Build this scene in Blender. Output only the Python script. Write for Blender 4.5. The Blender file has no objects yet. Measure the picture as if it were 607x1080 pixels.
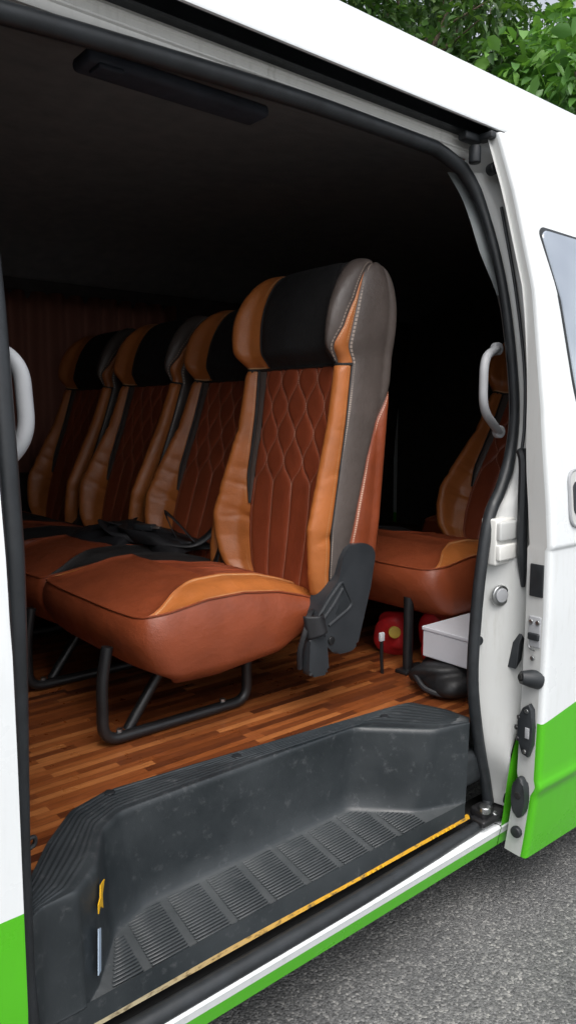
import bpy, bmesh, math, random
import numpy as np
from mathutils import Vector, Matrix
R = math.radians
rng = np.random.default_rng(7)
random.seed(7)
SC = bpy.context.scene
COL = SC.collection

# ------------------------------------------------------------------ camera, light, exposure
PHI, PITCH = R(50.1), math.atan(102 / 790.0)
cam_d = bpy.data.cameras.new('camera')
cam = bpy.data.objects.new('camera', cam_d); COL.objects.link(cam)
cam.location = (0, -1.12, 1.42)
fw = Vector((math.cos(PHI) * math.cos(PITCH), math.sin(PHI) * math.cos(PITCH), -math.sin(PITCH)))
cam.rotation_euler = fw.to_track_quat('-Z', 'Y').to_euler()
cam_d.sensor_fit = 'VERTICAL'; cam_d.sensor_height = 36; cam_d.lens = 36 * 790 / 1080
cam_d.clip_start = 0.05; cam_d.clip_end = 500
SC.camera = cam

SUN_EL, SUN_AZ = R(60), R(238)            # azimuth of the sun's position, from +X towards +Y
world = bpy.data.worlds.new('World'); SC.world = world; world.use_nodes = True
wn = world.node_tree; wn.nodes.clear()
sky = wn.nodes.new('ShaderNodeTexSky'); sky.sky_type = 'NISHITA'; sky.sun_disc = False
sky.sun_elevation = SUN_EL; sky.sun_rotation = R(90) - SUN_AZ
sky.air_density = 1.0; sky.dust_density = 4.0; sky.ozone_density = 1.0
hsv = wn.nodes.new('ShaderNodeHueSaturation'); hsv.inputs['Saturation'].default_value = 0.30
bg = wn.nodes.new('ShaderNodeBackground'); bg.inputs['Strength'].default_value = 0.15
wo = wn.nodes.new('ShaderNodeOutputWorld')
wn.links.new(sky.outputs[0], hsv.inputs['Color']); wn.links.new(hsv.outputs[0], bg.inputs['Color']); wn.links.new(bg.outputs[0], wo.inputs['Surface'])
sun_d = bpy.data.lights.new('sun', 'SUN'); sun_d.energy = 1.1; sun_d.angle = R(50); sun_d.color = (1, .97, .93)
sun = bpy.data.objects.new('sun', sun_d); COL.objects.link(sun)
sdir = Vector((math.cos(SUN_EL) * math.cos(SUN_AZ), math.cos(SUN_EL) * math.sin(SUN_AZ), math.sin(SUN_EL)))
sun.rotation_euler = sdir.to_track_quat('Z', 'Y').to_euler(); sun.location = (0, -4, 9)
vs = SC.view_settings
vs.view_transform = 'Standard'; vs.look = 'None'; vs.gamma = 1; vs.use_curve_mapping = False; vs.exposure = 0.72

# ------------------------------------------------------------------ materials
def nd(nt, typ, **kw):
    n = nt.nodes.new(typ)
    for k, v in kw.items():
        if k in n.inputs: n.inputs[k].default_value = v
        else: setattr(n, k, v)
    return n
def base_mat(name, col=(.5, .5, .5), rough=.5, metal=0., spec=.5, coat=0.):
    m = bpy.data.materials.new(name); m.use_nodes = True
    b = m.node_tree.nodes['Principled BSDF']
    b.inputs['Base Color'].default_value = (*col, 1); b.inputs['Roughness'].default_value = rough
    b.inputs['Metallic'].default_value = metal; b.inputs['Specular IOR Level'].default_value = spec
    b.inputs['Coat Weight'].default_value = coat; b.inputs['Coat Roughness'].default_value = .06
    return m, m.node_tree, b
def pos(nt): return nt.nodes.new('ShaderNodeNewGeometry').outputs['Position']
def objco(nt): return nt.nodes.new('ShaderNodeTexCoord').outputs['Object']
def noise(nt, co, scale, detail=4, rough=.55):
    n = nd(nt, 'ShaderNodeTexNoise', Scale=scale, Detail=detail, Roughness=rough); nt.links.new(co, n.inputs['Vector']); return n.outputs['Fac']
def mth(nt, op, a, b=None, clamp=False):
    n = nt.nodes.new('ShaderNodeMath'); n.operation = op; n.use_clamp = clamp
    for i, x in enumerate((a, b)):
        if x is None: continue
        if isinstance(x, (int, float)): n.inputs[i].default_value = x
        else: nt.links.new(x, n.inputs[i])
    return n.outputs[0]
def mapr(nt, x, a, b, c=0., d=1.):
    n = nd(nt, 'ShaderNodeMapRange'); n.inputs[1].default_value = a; n.inputs[2].default_value = b; n.inputs[3].default_value = c; n.inputs[4].default_value = d
    nt.links.new(x, n.inputs[0]); return n.outputs[0]
def mix(nt, f, a, b, blend='MIX'):
    n = nt.nodes.new('ShaderNodeMix'); n.data_type = 'RGBA'; n.blend_type = blend
    for i, x in ((0, f), (6, a), (7, b)):
        if isinstance(x, (int, float)): n.inputs[i].default_value = x
        elif isinstance(x, tuple): n.inputs[i].default_value = (*x[:3], 1)
        else: nt.links.new(x, n.inputs[i])
    return n.outputs[2]
def bump(nt, b, h, strength=.3, dist=.002):
    n = nd(nt, 'ShaderNodeBump', Strength=strength, Distance=dist); nt.links.new(h, n.inputs['Height']); nt.links.new(n.outputs[0], b.inputs['Normal']); return n
def ramp(nt, f, stops, interp='LINEAR'):
    n = nt.nodes.new('ShaderNodeValToRGB'); cr_ = n.color_ramp; cr_.interpolation = interp
    while len(cr_.elements) < len(stops): cr_.elements.new(.5)
    for e, (p, c) in zip(cr_.elements, stops): e.position = p; e.color = (*c, 1)
    nt.links.new(f, n.inputs[0]); return n.outputs[0]

M = {}
def simple(key, col, rough=.5, metal=0., spec=.5, coat=0., var=.15, vs_=14., bs=220., bstr=.15, bdist=.001):
    m, nt, b = base_mat(key, col, rough, metal, spec, coat)
    co = objco(nt)
    n = noise(nt, co, vs_, 5)
    c = mix(nt, mapr(nt, n, .3, .7), tuple(x * (1 - var) for x in col), tuple(min(1, x * (1 + var)) for x in col))
    nt.links.new(c, b.inputs['Base Color'])
    rr = mapr(nt, noise(nt, co, vs_ * 2.3, 4), .3, .7, max(.02, rough - .08), min(1, rough + .1)); nt.links.new(rr, b.inputs['Roughness'])
    bump(nt, b, noise(nt, co, bs, 2), bstr, bdist)
    M[key] = m; return m

def leather(key, col, rough=.37, stitch=(.75, .5, .38)):
    m, nt, b = base_mat(key, col, rough, 0, .5)
    co = objco(nt)
    n = noise(nt, co, 9, 5)
    c = mix(nt, mapr(nt, n, .3, .72), tuple(x * .84 for x in col), tuple(min(1, x * 1.14) for x in col))
    at = nt.nodes.new('ShaderNodeAttribute'); at.attribute_name = 'seam'
    ac = nt.nodes.new('ShaderNodeAttribute'); ac.attribute_name = 'along'
    dash = mth(nt, 'GREATER_THAN', mth(nt, 'FRACT', mth(nt, 'MULTIPLY', ac.outputs['Fac'], 150.)), .3)
    f = mth(nt, 'MULTIPLY', mapr(nt, at.outputs['Fac'], .35, .8), dash)
    c = mix(nt, mth(nt, 'MULTIPLY', f, .72), c, stitch)
    nt.links.new(c, b.inputs['Base Color'])
    nt.links.new(mapr(nt, noise(nt, co, 30, 4), .3, .7, rough - .06, rough + .14), b.inputs['Roughness'])
    v = nd(nt, 'ShaderNodeTexVoronoi', Scale=420.); nt.links.new(co, v.inputs['Vector'])
    wr = noise(nt, co, 16, 3)
    mp = nd(nt, 'ShaderNodeMapping'); mp.inputs['Scale'].default_value = (1, 1, 1.8); mp.inputs['Rotation'].default_value = (.4, .2, .5); nt.links.new(co, mp.inputs[0])
    cr2 = nd(nt, 'ShaderNodeTexNoise', Scale=46., Detail=3., Roughness=.5, Distortion=.8); nt.links.new(mp.outputs[0], cr2.inputs['Vector'])
    h = mth(nt, 'ADD', mth(nt, 'ADD', mth(nt, 'MULTIPLY', v.outputs['Distance'], .22), mth(nt, 'MULTIPLY', wr, 2.2)), mth(nt, 'MULTIPLY', cr2.outputs['Fac'], .4))
    bump(nt, b, h, .48, .003)
    M[key] = m; return m

leather('leather_rust', (.235, .052, .019))
leather('leather_maroon', (.245, .052, .021), stitch=(.66, .36, .26))
leather('leather_orange', (.42, .130, .031), stitch=(.7, .45, .25))
leather('leather_grey', (.088, .070, .062), stitch=(.45, .36, .3))
leather('leather_black', (.012, .011, .011), rough=.6, stitch=(.05, .04, .04))
leather('fabric_black', (.012, .0115, .012), rough=.75, stitch=(.02, .02, .02))
simple('rubber_black', (.018, .021, .024), .48, var=.3, vs_=20)
simple('plastic_black', (.018, .021, .024), .42, var=.25, vs_=9, bs=500, bstr=.25)
simple('plastic_cover', (.025, .028, .032), .45, var=.15, vs_=9, bs=600, bstr=.25)
simple('metal_black', (.012, .012, .013), .38, var=.2)
simple('metal_steel', (.45, .46, .46), .35, 1.0, var=.2, vs_=40)
simple('handle_grey', (.34, .35, .365), .5, var=.05)
simple('webbing_black', (.012, .012, .014), .55, var=.3, bs=900, bstr=.4)
simple('headliner_grey', (.22, .24, .245), .95, var=.12, bs=500, bstr=.3)
simple('trim_dark', (.06, .055, .052), .85, var=.2)
simple('panel_blue_black', (.035, .042, .058), .75, var=.2)
simple('underbody_black', (.01, .01, .01), .9)
simple('card_white', (.62, .62, .66), .7, var=.04)
simple('red_cloth', (.46, .012, .016), .6, var=.25, vs_=30)
simple('emblem_yellow', (.55, .38, .05), .6)
simple('sticker_yellow', (.75, .42, .01), .5, var=.1)
simple('sticker_pale', (.40, .50, .62), .4, var=.1)
simple('bag_black', (.012, .012, .013), .5, var=.3, vs_=25)
simple('bark_brown', (.10, .075, .05), .9, var=.4, vs_=12, bs=40, bstr=.9, bdist=.02)
simple('rim_silver', (.5, .5, .5), .35, .9)
simple('lens_grey', (.30, .31, .30), .3)

def paint(key, thr, slope=0., x0=0., edge=None, white=(.76, .79, .80), rough=.28, dirt=.4):
    m, nt, b = base_mat(key, white, rough, 0, .5, .35)
    p = pos(nt); sx = nt.nodes.new('ShaderNodeSeparateXYZ'); nt.links.new(p, sx.inputs[0])
    n = noise(nt, p, 5, 6, .6)
    mp = nd(nt, 'ShaderNodeMapping'); mp.inputs['Scale'].default_value = (22, 22, 3); nt.links.new(p, mp.inputs[0])
    st = noise(nt, mp.outputs[0], 2.2, 5, .65)
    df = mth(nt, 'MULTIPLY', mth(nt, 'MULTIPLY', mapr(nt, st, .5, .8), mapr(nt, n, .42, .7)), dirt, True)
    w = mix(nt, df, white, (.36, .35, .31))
    if thr is not None:
        g = mth(nt, 'LESS_THAN', mth(nt, 'SUBTRACT', sx.outputs['Z'], mth(nt, 'MULTIPLY', mth(nt, 'SUBTRACT', sx.outputs['X'], x0), slope)), thr)
        w = mix(nt, g, w, mix(nt, mth(nt, 'MULTIPLY', df, .5), (.080, .45, .010), (.07, .16, .03)))
    nt.links.new(w, b.inputs['Base Color'])
    nt.links.new(mapr(nt, n, .3, .7, rough - .06, rough + .12), b.inputs['Roughness'])
    M[key] = m; return m
paint('paint_body', .625)
paint('paint_door', .592, .16, 1.762)
paint('paint_sill', .234)
paint('paint_jamb_shade', None, white=(.54, .55, .54), rough=.42, dirt=.8)  # van white taken down to grey for faces turned from the light, plus dirt
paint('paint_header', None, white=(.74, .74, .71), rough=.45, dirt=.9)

def wood():
    m, nt, b = base_mat('floor_wood', (.2, .1, .05), .42, 0, .4)
    p = pos(nt); s = nt.nodes.new('ShaderNodeSeparateXYZ'); nt.links.new(p, s.inputs[0])
    row = mth(nt, 'FLOOR', mth(nt, 'DIVIDE', s.outputs['Y'], .0235))
    wn_ = nd(nt, 'ShaderNodeTexWhiteNoise', noise_dimensions='1D'); nt.links.new(row, wn_.inputs['W'])
    ln = mth(nt, 'ADD', mth(nt, 'DIVIDE', s.outputs['X'], .30), mth(nt, 'MULTIPLY', wn_.outputs['Value'], 7.3))
    cell = mth(nt, 'FLOOR', ln)
    cb = nt.nodes.new('ShaderNodeCombineXYZ'); nt.links.new(row, cb.inputs[0]); nt.links.new(cell, cb.inputs[1])
    w2 = nd(nt, 'ShaderNodeTexWhiteNoise', noise_dimensions='2D'); nt.links.new(cb.outputs[0], w2.inputs['Vector'])
    c = ramp(nt, w2.outputs['Value'], [(0, (.075, .021, .009)), (.2, (.15, .041, .013)), (.5, (.235, .065, .018)), (.8, (.32, .098, .027)), (1, (.42, .150, .045))])
    mp = nd(nt, 'ShaderNodeMapping'); mp.inputs['Scale'].default_value = (6, 120, 1); nt.links.new(p, mp.inputs[0])
    ad = nt.nodes.new('ShaderNodeVectorMath'); ad.operation = 'ADD'; nt.links.new(mp.outputs[0], ad.inputs[0]); nt.links.new(w2.outputs['Color'], ad.inputs[1])
    gr = noise(nt, ad.outputs[0], 2.5, 6, .7)
    c = mix(nt, 1., c, ramp(nt, gr, [(.25, (.45, .42, .4)), (.6, (1, 1, 1))]), 'MULTIPLY')
    fy = mth(nt, 'FRACT', mth(nt, 'DIVIDE', s.outputs['Y'], .0235))
    ed = mth(nt, 'LESS_THAN', fy, .05)
    c = mix(nt, mth(nt, 'MULTIPLY', ed, .6), c, (.02, .01, .006))
    nt.links.new(c, b.inputs['Base Color'])
    nt.links.new(mapr(nt, noise(nt, p, 18, 5), .3, .7, .24, .5), b.inputs['Roughness'])
    bump(nt, b, gr, .12, .001)
    M['floor_wood'] = m
wood()

def asphalt():
    m, nt, b = base_mat('asphalt', (.1, .1, .1), .8, 0, .35)
    p = pos(nt)
    v = nd(nt, 'ShaderNodeTexVoronoi', Scale=150.); nt.links.new(p, v.inputs['Vector'])
    hs = nt.nodes.new('ShaderNodeSeparateColor'); nt.links.new(v.outputs['Color'], hs.inputs[0])
    c = ramp(nt, hs.outputs[0], [(0, (.06, .062, .064)), (.5, (.110, .113, .115)), (.82, (.175, .177, .176)), (1, (.36, .355, .34))])
    v2 = nd(nt, 'ShaderNodeTexVoronoi', Scale=260.); nt.links.new(p, v2.inputs['Vector'])
    h2 = nt.nodes.new('ShaderNodeSeparateColor'); nt.links.new(v2.outputs['Color'], h2.inputs[0])
    c = mix(nt, .4, c, ramp(nt, h2.outputs[1], [(0, (.06, .06, .06)), (1, (.22, .22, .215))]))
    c = mix(nt, 1., c, ramp(nt, noise(nt, p, 2.2, 6, .65), [(.3, (.66, .66, .67)), (.7, (1.2, 1.19, 1.17))]), 'MULTIPLY')
    nt.links.new(c, b.inputs['Base Color'])
    h = mth(nt, 'SUBTRACT', mth(nt, 'MULTIPLY', hs.outputs[1], .5), mth(nt, 'MULTIPLY', v.outputs['Distance'], 1.2))
    bump(nt, b, h, .7, .004)
    M['asphalt'] = m
asphalt()

def leafmat(key, c0, c1, c2, rough=.45):
    m, nt, b = base_mat(key, c1, rough, 0, .4)
    at = nt.nodes.new('ShaderNodeAttribute'); at.attribute_name = 'tint'
    c = ramp(nt, at.outputs['Fac'], [(0, c0), (.55, c1), (1, c2)])
    nt.links.new(c, b.inputs['Base Color'])
    tr = nd(nt, 'ShaderNodeBsdfTranslucent'); nt.links.new(mix(nt, 1., c, (1.2, 1.3, .6), 'MULTIPLY'), tr.inputs['Color'])
    ms = nd(nt, 'ShaderNodeMixShader'); ms.inputs[0].default_value = .3
    nt.links.new(b.outputs[0], ms.inputs[1]); nt.links.new(tr.outputs[0], ms.inputs[2])
    nt.links.new(ms.outputs[0], nt.nodes['Material Output'].inputs['Surface'])
    M[key] = m
leafmat('leaf_dark', (.02, .055, .014), (.055, .125, .026), (.15, .25, .06))
leafmat('leaf_bright', (.05, .13, .03), (.10, .24, .05), (.20, .38, .09), .38)

def curtain_mat():
    m, nt, b = base_mat('curtain_cloth', (.16, .06, .04), .9)
    tr = nd(nt, 'ShaderNodeBsdfTranslucent'); tr.inputs['Color'].default_value = (.30, .12, .08, 1)
    ms = nd(nt, 'ShaderNodeMixShader'); ms.inputs[0].default_value = .45
    nt.links.new(b.outputs[0], ms.inputs[1]); nt.links.new(tr.outputs[0], ms.inputs[2]); nt.links.new(ms.outputs[0], nt.nodes['Material Output'].inputs['Surface'])
    M['curtain_cloth'] = m
    m, nt, b = base_mat('privacy_glass', (.02, .022, .025), .05, 0, .5)
    tr = nd(nt, 'ShaderNodeBsdfTransparent'); tr.inputs['Color'].default_value = (.20, .21, .22, 1)
    ms = nd(nt, 'ShaderNodeMixShader'); ms.inputs[0].default_value = .8
    nt.links.new(b.outputs[0], ms.inputs[1]); nt.links.new(tr.outputs[0], ms.inputs[2]); nt.links.new(ms.outputs[0], nt.nodes['Material Output'].inputs['Surface'])
    M['privacy_glass'] = m
curtain_mat()
def glass_mat():
    m, nt, b = base_mat('window_sky_tint', (.30, .34, .40), .06, 0, .8, .6)
    p = pos(nt)
    c = mix(nt, mapr(nt, noise(nt, p, 2.5, 2), .4, .6), (.26, .30, .36), (.42, .47, .53))  # film tint paled and mottled with sky reflection put into the colour
    nt.links.new(c, b.inputs['Base Color']); M['window_sky_tint'] = m
glass_mat()
def gold_mat():
    m, nt, b = base_mat('gold_strip', (.5, .3, .05), .4, .2)
    p = pos(nt); s = nt.nodes.new('ShaderNodeSeparateXYZ'); nt.links.new(p, s.inputs[0])
    mp = nd(nt, 'ShaderNodeMapping'); mp.inputs['Scale'].default_value = (22, 60, 60); nt.links.new(p, mp.inputs[0])
    n = noise(nt, mp.outputs[0], 1.6, 6, .7)
    c = mix(nt, mapr(nt, mth(nt, 'ADD', s.outputs['X'], mth(nt, 'MULTIPLY', n, .3)), .8, 1.25), (.34, .29, .18), (.66, .35, .02))
    c = mix(nt, mapr(nt, n, .50, .64), c, (.11, .08, .04))
    nt.links.new(c, b.inputs['Base Color']); M['gold_strip'] = m
gold_mat()
def scuffed():
    m, nt, b = base_mat('step_plastic', (.02, .022, .025), .4, 0, .5)
    p = pos(nt)
    n = noise(nt, p, 4, 6, .6); n2 = noise(nt, p, 38, 6, .75)
    c = mix(nt, mapr(nt, n, .35, .65), (.014, .0185, .0215), (.030, .036, .040))
    c = mix(nt, mth(nt, 'MULTIPLY', mapr(nt, n2, .56, .74), .55), c, (.10, .105, .11))
    ge = nt.nodes.new('ShaderNodeNewGeometry'); sn = nt.nodes.new('ShaderNodeSeparateXYZ'); nt.links.new(ge.outputs['Normal'], sn.inputs[0])
    sp_ = nt.nodes.new('ShaderNodeSeparateXYZ'); nt.links.new(p, sp_.inputs[0])
    dust = mth(nt, 'MULTIPLY', mth(nt, 'MULTIPLY', mapr(nt, sn.outputs['Z'], .7, 1.), mth(nt, 'LESS_THAN', sp_.outputs['Z'], .36)), mapr(nt, noise(nt, p, 9, 6, .7), .3, .7, .25, .8))
    c = mix(nt, dust, c, (.095, .102, .105))
    mp = nd(nt, 'ShaderNodeMapping'); mp.inputs['Scale'].default_value = (14, 14, 3); mp.inputs['Rotation'].default_value = (.5, .3, .2); nt.links.new(p, mp.inputs[0])
    n3 = noise(nt, mp.outputs[0], 3, 8, .8)
    c = mix(nt, mth(nt, 'MULTIPLY', mapr(nt, n3, .66, .74), .6), c, (.22, .23, .24))
    nt.links.new(c, b.inputs['Base Color'])
    nt.links.new(mapr(nt, n, .3, .7, .30, .55), b.inputs['Roughness'])
    bump(nt, b, noise(nt, p, 420, 2), .25, .001)
    M['step_plastic'] = m
scuffed()

# ------------------------------------------------------------------ builders
def empty(name, loc, label=None, cat=None, group=None):
    o = bpy.data.objects.new(name, None); COL.objects.link(o); o.location = loc
    o.empty_display_size = .1
    if label: o['label'] = label
    if cat: o['category'] = cat
    if group: o['group'] = group
    return o
def origin(p):
    v = Vector((0, 0, 0))
    while p is not None: v += Vector(p.location); p = p.parent
    return v
class MB:
    def __init__(s): s.v = []; s.f = []; s.at = {}
    def add(s, v, f, **at):
        k = len(s.v); s.v += [tuple(map(float, p)) for p in v]; s.f += [tuple(i + k for i in q) for q in f]
        for n in set(at) | set(s.at):
            a = s.at.setdefault(n, [0.] * k); a += list(map(float, at[n])) if n in at else [0.] * len(v)
        return s
    def grid(s, P, closed=False, **at):
        P = np.asarray(P, float); nv, nu = P.shape[:2]
        f = []
        for j in range(nv - 1):
            for i in range(nu if closed else nu - 1):
                i2 = (i + 1) % nu
                f.append((j * nu + i, j * nu + i2, (j + 1) * nu + i2, (j + 1) * nu + i))
        s.add(P.reshape(-1, 3), f, **{k: np.asarray(a).reshape(-1) for k, a in at.items()})
        return s
    def tube(s, pts, r, n=10, caps=True, closed=False):
        P = [Vector(p) for p in pts]; m = len(P)
        rr = [r] * m if isinstance(r, (int, float)) else list(r)
        T = []
        for i in range(m):
            a = P[(i - 1) % m] if closed or i > 0 else P[i]; b = P[(i + 1) % m] if closed or i < m - 1 else P[i]
            T.append((b - a).normalized())
        up = Vector((0, 0, 1)) if abs(T[0].z) < .9 else Vector((0, 1, 0))
        nrm = (up - T[0] * up.dot(T[0])).normalized()
        rings = []
        for i in range(m):
            nrm = (nrm - T[i] * nrm.dot(T[i])).normalized(); bn = T[i].cross(nrm)
            rings.append([P[i] + (nrm * math.cos(2 * math.pi * k / n) + bn * math.sin(2 * math.pi * k / n)) * rr[i] for k in range(n)])
        v = [p for q in rings for p in q]; f = []
        for j in range(m if closed else m - 1):
            j2 = (j + 1) % m
            for k in range(n):
                k2 = (k + 1) % n; f.append((j * n + k, j * n + k2, j2 * n + k2, j2 * n + k))
        if caps and not closed:
            f.append(tuple(range(n))[::-1]); f.append(tuple(range((m - 1) * n, m * n)))
        return s.add(v, f)
    def box(s, c, size, bev=.0, rot=None, seg=3):
        bm = bmesh.new(); bmesh.ops.create_cube(bm, size=1)
        for v in bm.verts: v.co = Vector((v.co.x * size[0], v.co.y * size[1], v.co.z * size[2]))
        if bev > 0: bmesh.ops.bevel(bm, geom=bm.edges[:], offset=bev, segments=seg, affect='EDGES', profile=.5)
        return s._bm(bm, c, rot)
    def prism(s, pts, axis, a, b, bev=.0, seg=2):
        """polygon in the plane across axis, extruded from a to b"""
        bm = bmesh.new()
        def mk(p, d): return {'x': (d, p[0], p[1]), 'y': (p[0], d, p[1]), 'z': (p[0], p[1], d)}[axis]
        lo = [bm.verts.new(mk(p, a)) for p in pts]; hi = [bm.verts.new(mk(p, b)) for p in pts]
        fa = bm.faces.new(lo); fb = bm.faces.new(hi[::-1]); n = len(pts)
        for i in range(n): bm.faces.new((lo[i], hi[i], hi[(i + 1) % n], lo[(i + 1) % n]))
        if bev > 0:
            bmesh.ops.bevel(bm, geom=list(fa.edges) + list(fb.edges), offset=bev, segments=seg, affect='EDGES', profile=.5)
        bmesh.ops.recalc_face_normals(bm, faces=bm.faces[:])
        return s._bm(bm, (0, 0, 0), None)
    def disc(s, c, axis, r, h, n=20, bev=.0):
        """cylinder centred at c along a vector"""
        bm = bmesh.new(); bmesh.ops.create_cone(bm, cap_ends=True, segments=n, radius1=r, radius2=r, depth=h)
        if bev > 0: bmesh.ops.bevel(bm, geom=[e for e in bm.edges if abs(e.verts[0].co.z - e.verts[1].co.z) < 1e-6], offset=bev, segments=3, affect='EDGES', profile=.5)
        return s._bm(bm, c, Vector(axis).to_track_quat('Z', 'Y').to_matrix())
    def _bm(s, bm, c, rot):
        bm.verts.ensure_lookup_table(); bm.verts.index_update()
        c = Vector(c); v = [((rot @ q.co) if rot is not None else q.co) + c for q in bm.verts]
        f = [tuple(x.index for x in q.verts) for q in bm.faces]; bm.free()
        return s.add(v, f)
    def build(s, name, mat, parent=None, smooth=True, local=False, solid=0., angle=None, **props):
        me = bpy.data.meshes.new(name)
        o_ = Vector((0, 0, 0)) if local or parent is None else origin(parent)
        me.from_pydata([tuple(Vector(p) - o_) for p in s.v], [], s.f); me.update()
        me.materials.append(M[mat] if isinstance(mat, str) else mat)
        for n, a in s.at.items():
            t = me.attributes.new(n, 'FLOAT', 'POINT'); t.data.foreach_set('value', np.asarray(a, np.float32))
        bm = bmesh.new(); bm.from_mesh(me); bmesh.ops.recalc_face_normals(bm, faces=bm.faces[:])
        bm.to_mesh(me); bm.free()
        if smooth:
            me.polygons.foreach_set('use_smooth', [True] * len(me.polygons))
            me.set_sharp_from_angle(angle=R(angle if angle else 38))
        ob = bpy.data.objects.new(name, me); COL.objects.link(ob)
        if parent is not None: ob.parent = parent
        if solid:
            md = ob.modifiers.new('thickness', 'SOLIDIFY'); md.thickness = abs(solid); md.offset = -1 if solid > 0 else 1
        for k, x in props.items(): ob[k] = x
        return ob
def fillet(pts, r, n=6, closed=False):
    P = [Vector(p) for p in pts]; out = []; m = len(P)
    for i in range(m):
        if not closed and i in (0, m - 1): out.append(P[i]); continue
        a, b, c = P[i - 1], P[i], P[(i + 1) % m]
        d = min(r, (a - b).length * .48, (c - b).length * .48)
        p0 = b + (a - b).normalized() * d; p1 = b + (c - b).normalized() * d
        for k in range(n + 1):
            t = k / n; out.append(p0 * (1 - t) ** 2 + b * 2 * t * (1 - t) + p1 * t * t)
    return out
def resample(pts, n):
    P = np.asarray([tuple(p) for p in pts], float); d = np.r_[0, np.cumsum(np.linalg.norm(np.diff(P, axis=0), axis=1))]
    s = np.linspace(0, d[-1], n); return np.stack([np.interp(s, d, P[:, k]) for k in range(P.shape[1])], 1)
def smoothcurve(pts, n):
    """Catmull-Rom through the points, n samples"""
    P = np.asarray(pts, float); m = len(P); Q = np.vstack([2 * P[0] - P[1], P, 2 * P[-1] - P[-2]])
    t = np.linspace(0, m - 1 - 1e-6, n); i = t.astype(int); f = (t - i)[:, None]
    a, b, c, d = Q[i], Q[i + 1], Q[i + 2], Q[i + 3]
    return .5 * (2 * b + (c - a) * f + (2 * a - 5 * b + 4 * c - d) * f ** 2 + (3 * b - a - 3 * c + d) * f ** 3)
def sstep(a, b, x): t = np.clip((x - a) / (b - a), 0, 1); return t * t * (3 - 2 * t)

# ------------------------------------------------------------------ ground
g = MB(); g.grid([[(x, y, 0) for x in np.linspace(-60, 60, 7)] for y in np.linspace(-60, 60, 7)])
g.build('road', 'asphalt', None, smooth=False, kind='structure')

# ------------------------------------------------------------------ van
PZ = [.20, .27, .45, .90, 1.075, 1.09, 1.2, 1.45, 1.75, 2.0, 2.16, 2.185, 2.30, 2.38, 2.44, 2.475, 2.50, 2.52]
PY = [.035, .025, .008, 0, 0, .004, .008, .035, .08, .145, .205, .145, .185, .25, .34, .48, .8, 1.25]
def skin(z): return float(np.interp(z, PZ, PY))
VW = 3.05                                        # body width
van = empty('van', (1.5, VW / 2, 0), 'white and green passenger van parked with its side door slid open', 'van')

# body side in front of the doorway, rear quarter, roof, far side
def side_strip(x0, x1, z0, z1, name, mat, parent, n=40, offs=0., xf=None):
    zs = np.linspace(z0, z1, n); P = []
    for z in zs:
        xs = np.linspace(x0 if xf is None else xf(z), x1, 12)
        P.append([(x, skin(z) + offs, z) for x in xs])
    return MB().grid(P).build(name, mat, parent, solid=0)
side_strip(-1.7, .388, .20, 2.16, 'front_side_panel', 'paint_body', van)
def rear_edge(z): return 1.748 + .122 * sstep(.42, .74, z)
side_strip(0, 4.6, .20, 2.16, 'rear_side_panel', 'paint_body', van, xf=rear_edge)
# front pillar return (edge of the panel folding inward to the seal)
zs = np.linspace(.2, 2.16, 30)
MB().grid([[(.388, skin(z), z), (.392, skin(z) + .003, z), (.395, skin(z) + .012, z), (.397, skin(z) + .085, z), (.392, skin(z) + .16, z)] for z in zs]).build('pillar_return', 'rubber_black', van)
# roof shell
prof = [(skin(z), z) for z in (2.185, 2.2, 2.25, 2.30, 2.34, 2.38, 2.41, 2.44, 2.46, 2.475, 2.488, 2.50, 2.52)]
prof = [(.152, 2.178), (.146, 2.179)] + prof + [(VW - y, z) for y, z in prof[::-1]]
MB().grid([[(x, y, z) for y, z in prof] for x in np.linspace(-1.7, 4.6, 30)]).build('roof', 'paint_body', van)
# far side, front, rear closed body
WX0, WX1, WZ0, WZ1 = 1.15, 2.35, 1.30, 2.02
for nm, xs, zz in (('far_side_panel', (-1.7, 4.6), (.2, WZ0)), ('far_side_panel', (-1.7, 4.6), (WZ1, 2.18)), ('far_side_panel', (-1.7, WX0), (WZ0, WZ1)), ('far_side_panel', (WX1, 4.6), (WZ0, WZ1))):
    MB().grid([[(x, VW - skin(z), z) for x in np.linspace(*xs, 6)] for z in np.linspace(*zz, 14)]).build(nm, 'paint_body', van)
MB().grid([[(x, VW - skin(z) - .004, z) for x in np.linspace(WX0 - .01, WX1 + .01, 4)] for z in np.linspace(WZ0 - .01, WZ1 + .01, 10)]).build('far_window', 'privacy_glass', van)
def endcap(x, name):
    P = []
    for z in np.linspace(.2, 2.5, 24):
        y0 = skin(z) if not 2.0 < z < 2.2 else .145
        P.append([(x, y0 + (VW - 2 * y0) * t, z) for t in np.linspace(0, 1, 10)])
    MB().grid(P).build(name, 'paint_body', van)
endcap(4.6, 'tail_panel'); endcap(-1.7, 'nose_panel')
MB().box((1.45, VW / 2, .36), (6.28, VW - .9, .28), .02).build('underbody', 'underbody_black', van)
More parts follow.
